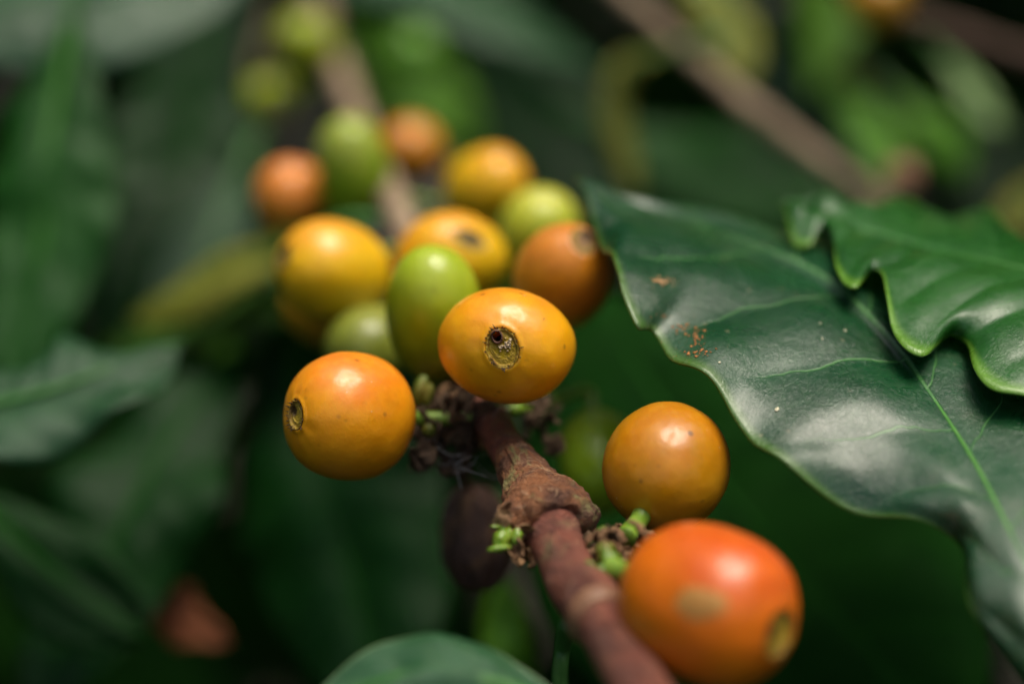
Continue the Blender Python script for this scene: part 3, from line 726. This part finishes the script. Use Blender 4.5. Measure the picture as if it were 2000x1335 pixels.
leaf("arching grey green leaf rising from the bottom edge, left of the branch", [(1150, 1440, 15.4), (1020, 1352, 15.2), (865, 1316, 15.1), (700, 1345, 15.2), (520, 1460, 15.4)], .56, (-.05, .75, .66), leaf_mat("pale_rimmed_leaf", (.02, .10, .035), (.045, .14, .06), (.14, .26, .10), tf=.1, rough=.32, nv=9, dust_glare=.25, margin=(.22, .34, .16), spec=.6), fold=-.05, nu=16, nvv=80, seed=2,
     petiole=[(P(1112, 1215, 16.6), .0010), (P(1098, 1270, 17.0), .0008), (P(1095, 1340, 16.6), .0008), (P(1120, 1440, 15.4), .0008)], group=None, thick=.0003, wave=.03, rel=.25)
leaf("small light green leaf hanging behind the branch, under the dried cherry", [(985, 1120, 25), (985, 1200, 25), (1000, 1290, 25), (1030, 1380, 25.5)], .40, (.1, .3, .9), M_LEAF_BRIGHT, seed=3)
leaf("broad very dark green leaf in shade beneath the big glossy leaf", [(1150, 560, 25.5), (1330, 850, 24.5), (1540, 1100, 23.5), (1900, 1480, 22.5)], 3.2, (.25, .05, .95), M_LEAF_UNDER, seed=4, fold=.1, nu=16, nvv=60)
leaf("grey green leaf pointing in from the left edge with a notched lower edge", [(-330, 800, 27), (-100, 800, 27), (80, 765, 27), (220, 715, 27.3), (350, 672, 28)], 1.20, (0, .75, .65), M_LEAF_GREY, wave=.22, wn=2.6, seed=1.2, fold=0, z=0.8)
leaf("large grey green leaf across the top left corner", [(-380, 30, 33), (-80, -10, 33), (200, -30, 33), (520, -90, 34)], 2.1, (0, .6, .8), M_LEAF_GREY, wave=.10, wn=2, seed=5, z=0.88)
leaf("tall bright green leaf hanging along the left edge", [(140, 40, 37), (95, 280, 36.5), (80, 480, 36), (10, 780, 35)], 1.6, (-.2, .35, .9), M_LEAF_MID, wave=.08, seed=6, ribm=M_MIDRIB, z=0.76)
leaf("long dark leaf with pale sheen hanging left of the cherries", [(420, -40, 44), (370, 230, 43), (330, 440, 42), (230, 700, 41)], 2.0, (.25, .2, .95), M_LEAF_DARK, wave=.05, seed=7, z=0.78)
leaf("grey green leaf behind the salmon cherry", [(470, 330, 39), (420, 440, 38), (380, 540, 37), (310, 680, 36)], 1.1, (.2, .7, .7), M_LEAF_GREY, seed=8, z=0.83)
leaf("light green leaf reaching left from behind the golden cherry", [(690, 590, 25.5), (540, 590, 26.5), (390, 630, 28), (190, 700, 30)], .80, (0, .7, .7), leaf_mat("soft_green_leaf", (.045, .13, .015), (.08, .18, .025), (.12, .26, .05), tf=.2, rough=.5, nv=9, spec=.3), seed=9)
leaf("olive green leaf tip above the light green one", [(620, 455, 30), (490, 510, 31), (380, 565, 32), (260, 620, 33)], .8, (0, .6, .8), M_LEAF_OLIVE, seed=10, z=.84)
leaf("dull reddish withered leaf end at left of the olive one", [(370, 560, 32.5), (310, 590, 32.5), (250, 620, 33)], .4, (0, .5, .8), M_LEAF_DRY, seed=11)
leaf("diagonal dark leaf with a bright midrib running to the bottom left", [(470, 690, 32.5), (330, 860, 31), (220, 1060, 30), (60, 1400, 29)], 1.5, (-.2, .3, .95), M_LEAF_DARK, seed=12, wave=.20, wn=2.5, z=0.84)
leaf("narrow vivid green leaf seen edge on, below the light green one", [(440, 640, 31), (438, 720, 31), (425, 800, 31), (400, 900, 31.5)], .35, (.6, .2, .7), M_LEAF_BRIGHT, seed=13)
leaf("low dark leaf with a rounded pale edge at bottom left", [(-60, 960, 27.5), (60, 1080, 27.2), (170, 1170, 27), (290, 1240, 27)], .85, (-.1, .3, .9), M_LEAF_DARK, seed=14, z=0.88)
leaf("long dark leaf falling to the bottom edge left of the dried cherry", [(560, 620, 37), (600, 860, 35.5), (680, 1100, 34.5), (760, 1450, 33)], 2.4, (-.3, .0, .95), M_LEAF_DARK, seed=15, wave=.05, z=0.74)
leaf("brown dry leaf scrap hanging low at left", [(270, 1060, 33), (310, 1140, 33), (350, 1205, 33), (445, 1255, 33)], .5, (-.1, .5, .9), M_LEAF_DRY, seed=16, wave=.3, z=0.78)
leaf("reddish dry leaf scrap above the other brown one", [(440, 890, 34), (400, 955, 34), (345, 1040, 34), (300, 1100, 34)], .38, (-.1, .5, .9), M_LEAF_DRY, seed=17, wave=.3, z=0.80)
leaf("dark leaf crossing the top centre with a grey sheen", [(560, -60, 42), (820, -20, 41), (1000, 40, 41), (1200, 160, 42)], 1.5, (.1, .75, .6), M_LEAF_GREY, seed=18, z=0.85)
leaf("bright green leaf behind the far green cherries", [(660, 30, 48), (760, 110, 47), (850, 190, 46), (930, 290, 46)], 1.1, (.1, .5, .85), M_LEAF_BRIGHT, seed=19)
leaf("pale grey green leaf left of the far branch", [(500, -20, 46), (430, 110, 45), (400, 210, 44), (390, 320, 44)], .9, (.1, .7, .7), M_LEAF_GREY, seed=20)
leaf("wide dark blue green leaf behind the upper centre", [(760, 120, 50), (950, 200, 49), (1100, 300, 48), (1250, 450, 47)], 2.2, (.1, .05, .95), M_LEAF_DARK, seed=21)
leaf("dark green leaf behind the curved olive one", [(1180, 250, 46), (1330, 320, 45), (1480, 360, 44), (1680, 420, 43)], 1.5, (0, .2, .95), M_LEAF_MID, seed=22, z=0.85)
leaf("grey green leaf beyond the thick grey twig", [(1430, -30, 48), (1540, 120, 47), (1640, 270, 46), (1720, 440, 45)], 1.35, (.2, .7, .7), M_LEAF_GREY, seed=23, z=0.83)
leaf("yellow olive leaf at the top beside the thick grey twig", [(1290, -120, 43), (1390, -10, 42), (1430, 70, 41.5), (1450, 170, 41)], .85, (.2, .5, .8), M_LEAF_OLIVE, seed=24, z=0.82)
leaf("slender curved olive leaf hanging from the thick grey twig", [(1310, 100, 39.5), (1225, 130, 39.8), (1205, 230, 40), (1240, 380, 40)], .40, (.3, .55, .75), M_LEAF_OLIVE, seed=25, prof=(.6, 2.2), z=0.8)
leaf("vivid yellow green leaf at upper right", [(1610, 120, 46), (1670, 210, 45), (1720, 290, 44.5), (1760, 380, 44)], .62, (.1, .5, .85), M_LEAF_BRIGHT, seed=26, z=0.82, wave=.15)
leaf("second vivid green leaf right of the yellow green one", [(1730, 170, 47), (1800, 230, 46.5), (1850, 280, 46), (1880, 350, 46)], .6, (-.1, .5, .85), M_LEAF_BRIGHT, seed=27, z=0.8, wave=.15)
leaf("small yellowish leaf above the vivid green ones", [(1610, 60, 46), (1645, 110, 46), (1665, 170, 46), (1660, 230, 46)], .4, (.2, .5, .85), M_LEAF_OLIVE, seed=33, z=0.82)
leaf("small mid green leaf between the grey twig and the vivid ones", [(1560, 200, 46), (1600, 270, 46), (1660, 320, 46), (1700, 390, 46)], .45, (0, .6, .8), M_LEAF_MID, seed=34, z=0.85)
leaf("pale green leaf tip under the brown twig at upper right", [(1830, 100, 43), (1880, 150, 43), (1920, 200, 43), (1960, 260, 43)], .55, (0, .7, .6), plain("pale_leaf_tip", (.22, .36, .12), (.28, .42, .16), .5), seed=28, z=0.8)
leaf("brownish olive leaf at the right edge above the wavy leaf", [(2080, 330, 40), (2010, 400, 40), (1960, 460, 40)], .6, (0, .5, .8), M_LEAF_OLIVE, seed=29, z=0.8)
leaf("dark leaf filling the gap right of the vivid leaves", [(1850, 200, 52), (1950, 300, 51), (2080, 420, 50), (2200, 520, 50)], 2.2, (0, .3, .95), M_LEAF_DARK, seed=30)
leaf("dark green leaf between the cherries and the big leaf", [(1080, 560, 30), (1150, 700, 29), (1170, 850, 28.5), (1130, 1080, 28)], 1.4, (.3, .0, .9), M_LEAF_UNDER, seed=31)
leaf("olive leaf showing in the gap at the bottom right", [(1480, 1230, 27), (1590, 1290, 26.5), (1700, 1400, 26)], .8, (0, .7, .7), M_LEAF_OLIVE, seed=32)

# ------------------------------------------------------------------ other twigs
def twig(label, keys, mat, seed=0, amp=.0005):
    e = empty("twig", P(*keys[0][:3]), label, "twig", "twigs behind the cherries")
    v, f, u = tube([(P(k[0], k[1], k[2] * .8), k[3] * .56) for k in keys], 28, 90, amp * .7, 1.8, seed=seed); mesh("bark", v, f, mat, e, u)
    return e
t1 = twig("thick grey brown twig slanting across the upper right", [(1130, -90, 40.5, .0032), (1240, 10, 40, .0032), (1350, 110, 39.5, .0031), (1440, 190, 39.2, .0032), (1485, 226, 39, .0043), (1530, 258, 38.8, .0036), (1620, 325, 38.4, .0030), (1720, 398, 38, .0030), (1830, 480, 37.5, .0030), (2000, 600, 37, .003)], M_BARK_GREY, 3)
twig("brown twig in the top right corner", [(1560, -80, 43, .003), (1700, 0, 42, .0032), (1800, 45, 41.5, .0036), (1900, 75, 41, .0036), (2060, 130, 41, .0034)], bark_mat("brown_bark", (.15, .09, .06), (.09, .05, .035), (.2, .13, .09), (.12, .12, .06), .6, .7), 5)
twig("thin dim brown twig at the upper left of the far cherries", [(560, -60, 45, .0014), (515, 60, 45, .0013), (485, 170, 45, .0012), (468, 280, 45, .0008)], M_BARK_GREY, 7, .0002)

# ------------------------------------------------------------------ crumbs on the big leaf
bvh_big = BVHTree.FromPolygons([tuple(q) for q in bigV], bigF)
crumb_mat = [plain("tan_crumb", (.50, .26, .10), (.62, .38, .20), .8, 900, .5), plain("orange_crumb", (.50, .19, .05), (.40, .15, .05), .8, 900, .5), plain("pale_crumb", (.66, .62, .42), (.75, .7, .5), .8, 900, .5)]
rs = random.Random(11)
def crumb_geo(px, py, r):
    d0 = (P(px, py, 10) - CAM).normalized(); h = bvh_big.ray_cast(CAM, d0)
    if h[0] is None: return [], []
    c = h[0]; nrm = h[1] if h[1].dot(d0) < 0 else -h[1]
    V, F = [], []; n, mm = 9, 6; sd = rs.uniform(0, 50); x = nrm.orthogonal().normalized(); y = nrm.cross(x)
    ex, ey = rs.uniform(.6, 1.7), rs.uniform(.6, 1.2)
    for i in range(mm + 1):
        for j in range(n):
            th = math.pi * i / mm; ph = 6.283 * j / n
            q = Vector((math.sin(th) * math.cos(ph), math.sin(th) * math.sin(ph), math.cos(th))); k = 1 + .6 * nz(q + Vector((sd, 0, 0)), 1.8)
            V.append(c + nrm * r * .3 * CM + (x * q.x * ex + y * q.y * ey + nrm * q.z * .5) * r * k * CM)
    for i in range(mm):
        for j in range(n): F.append((i*n+j, (i+1)*n+j, (i+1)*n+(j+1) % n, i*n+(j+1) % n))
    return V, F
def dirt(spots, mi, label):
    V, F = [], []
    for (cx, cy, sx, sy, n, r0, r1) in spots:
        for k in range(n):
            v, f = crumb_geo(cx + rs.gauss(0, sx), cy + rs.gauss(0, sy), r0 + (r1 - r0) * rs.random() ** 2.2)
            o = len(V); V += v; F += [tuple(o + q for q in g) for g in f]
    tag(mesh("dirt_crumbs", V, F, crumb_mat[mi]), label, "dirt", kind="stuff")
dirt([(1288, 548, 8, 4, 34, .005, .024), (1312, 553, 9, 4, 8, .005, .013)], 0, "tight clump of tan crumbs near the left edge fold of the big leaf")
dirt([(1333, 640, 12, 6, 34, .003, .014), (1362, 660, 7, 12, 44, .003, .016), (1362, 688, 14, 4, 40, .003, .018), (1300, 618, 9, 5, 14, .003, .009), (1350, 665, 34, 30, 60, .002, .005)], 1, "loose trail of fine orange brown dirt along the lower left edge of the big leaf")
for (x, y, r_, lab) in [(1602, 632, .017, "pale speck left of the pair above the second side vein"), (1650, 646, .019, "pale speck closest to the midrib of the big leaf"), (1606, 662, .015, "pale speck lying on the second side vein of the big leaf"),
                    (1463, 568, .011, "tiny pale speck high on the big leaf, right of the tan clump"), (1518, 800, .026, "largest pale speck, low on the big leaf near its lower edge"), (1405, 708, .015, "pale speck just right of the orange brown dirt trail")]:
    v, f = crumb_geo(x, y, r_); tag(mesh("speck", v, f, crumb_mat[2]), lab, "speck", "pale specks on the leaf")

# ------------------------------------------------------------------ foliage of the shrubs all round (mass beyond and beside the fruiting branch, plus unseen leaves added overhead for shade)
def foliage():
    r = np.random.default_rng(4)
    V, F, C, UVs = [], [], [], []; off = 0
    nl, nw = 7, 4
    tt = np.linspace(0, 1, nl + 1); xx = np.linspace(-1, 1, nw + 1)
    Tm, Xm = np.meshgrid(tt, xx, indexing='ij')
    def ok(p):
        x, y, z = p
        rel = np.array([x, y, z - 1.3]); d = rel[1] * math.cos(PITCH) + rel[2] * math.sin(PITCH)
        up = -rel[1] * math.sin(PITCH) + rel[2] * math.cos(PITCH)
        if d < .56 and abs(x) < .30 * max(d, .1) + .17 and abs(up) < .2 * max(d, .1) + .17: return False    # keep the modelled space clear
        if math.hypot(x, y) < .42 and z > .9: return False
        return True
    cnt = 0
    while cnt < 6800:
        u = r.random()
        if cnt < 240:  # unseen leaf layer added above the view to shade the background leaves
            dd = r.uniform(.36, .85); uu = r.uniform(.2 * dd + .085, .50)
            p = np.array([r.uniform(-.5, .5), dd * math.cos(PITCH) - uu * math.sin(PITCH), 1.3 + dd * math.sin(PITCH) + uu * math.cos(PITCH)])
            if abs(p[0]) < .15 and dd < .4: continue
        elif cnt < 240 + 16:  # unseen small leaves added towards the sun to break up the fruit highlights
            k = cnt - 240; an = k * 2.4; rr_ = .17 * math.sqrt((k + .4) / 16); hh = r.uniform(.22, .36)
            p = np.array(P(1080, 650, 18.5)) + np.array(SUN) * hh + np.array([math.cos(an) * rr_, math.sin(an) * rr_, 0])
        elif u < .10: p = np.array([r.uniform(-1, 1), r.uniform(-1.4, -.6), r.uniform(.5, 1.7)])
        elif u < .15: p = np.array([r.uniform(-.9, .9), r.uniform(-.5, 1.4), r.uniform(1.62, 2.1)])
        elif u < .72: p = np.array([r.uniform(-1.3, 1.3), r.uniform(.5, 1.7), r.uniform(.25, 2.05)])
        else: p = np.array([r.choice([-1, 1]) * r.uniform(.42, 1.3), r.uniform(-.35, .7), r.uniform(.3, 2.0)])
        if cnt >= 256 and not ok(p): continue
        L = r.uniform(.09, .17) if not 240 <= cnt < 256 else r.uniform(.05, .09); w = L * r.uniform(.17, .24)
        a = r.uniform(0, 2 * math.pi); dirv = np.array([math.cos(a), math.sin(a), r.uniform(-.9, .15)]); dirv /= np.linalg.norm(dirv)
        up = np.array([r.normal(0, .45), r.normal(-.25, .45), 1.0]); sd = np.cross(dirv, up); sd /= np.linalg.norm(sd); nn = np.cross(sd, dirv)
        ww = w * np.sin(np.pi * Tm ** .85) ** .8
        pts = p + dirv * (Tm[..., None] * L) + sd * (Xm * ww)[..., None] + nn * (np.abs(Xm) * ww * .25 - .12 * L * Tm ** 2 + ww * .18 * Xm ** 2 * np.sin(Tm * 18 + a))[..., None]
        pts = pts - np.array([0, 0, 1]) * (Tm[..., None] ** 2 * L * .25)
        V.append(pts.reshape(-1, 3)); g = r.random()
        base = np.array([.004, .028, .002]) * (1 - g) + np.array([.012, .060, .005]) * g
        if r.random() < .06: base = np.array([.07, .17, .015])
        C.append(np.tile(base, ((nl + 1) * (nw + 1), 1)))
        for i in range(nl):
            for j in range(nw):
                q = off + i * (nw + 1) + j; F.append((q, q + nw + 1, q + nw + 2, q + 1))
        off += (nl + 1) * (nw + 1); cnt += 1
    m = NT("shrub_foliage"); a = m.n.new("ShaderNodeAttribute"); a.attribute_name = "Col"
    b = m.bsdf(Base_Color=a.outputs['Color'], Roughness=.45, Specular_IOR_Level=.13)
    t = m.n.new("ShaderNodeBsdfTranslucent"); m.put(t.inputs[0], (.08, .25, .02))
    mx = m.n.new("ShaderNodeMixShader"); mx.inputs[0].default_value = .15; m.l.new(b.outputs[0], mx.inputs[1]); m.l.new(t.outputs[0], mx.inputs[2])
    o = mesh("foliage", np.vstack(V), F, m.done(mx.outputs[0]), cols=np.vstack(C))
    tag(o, "dense dark green foliage of the coffee shrubs behind everything, plus unseen leaves added overhead to shape the light", "foliage", kind="stuff")
foliage()
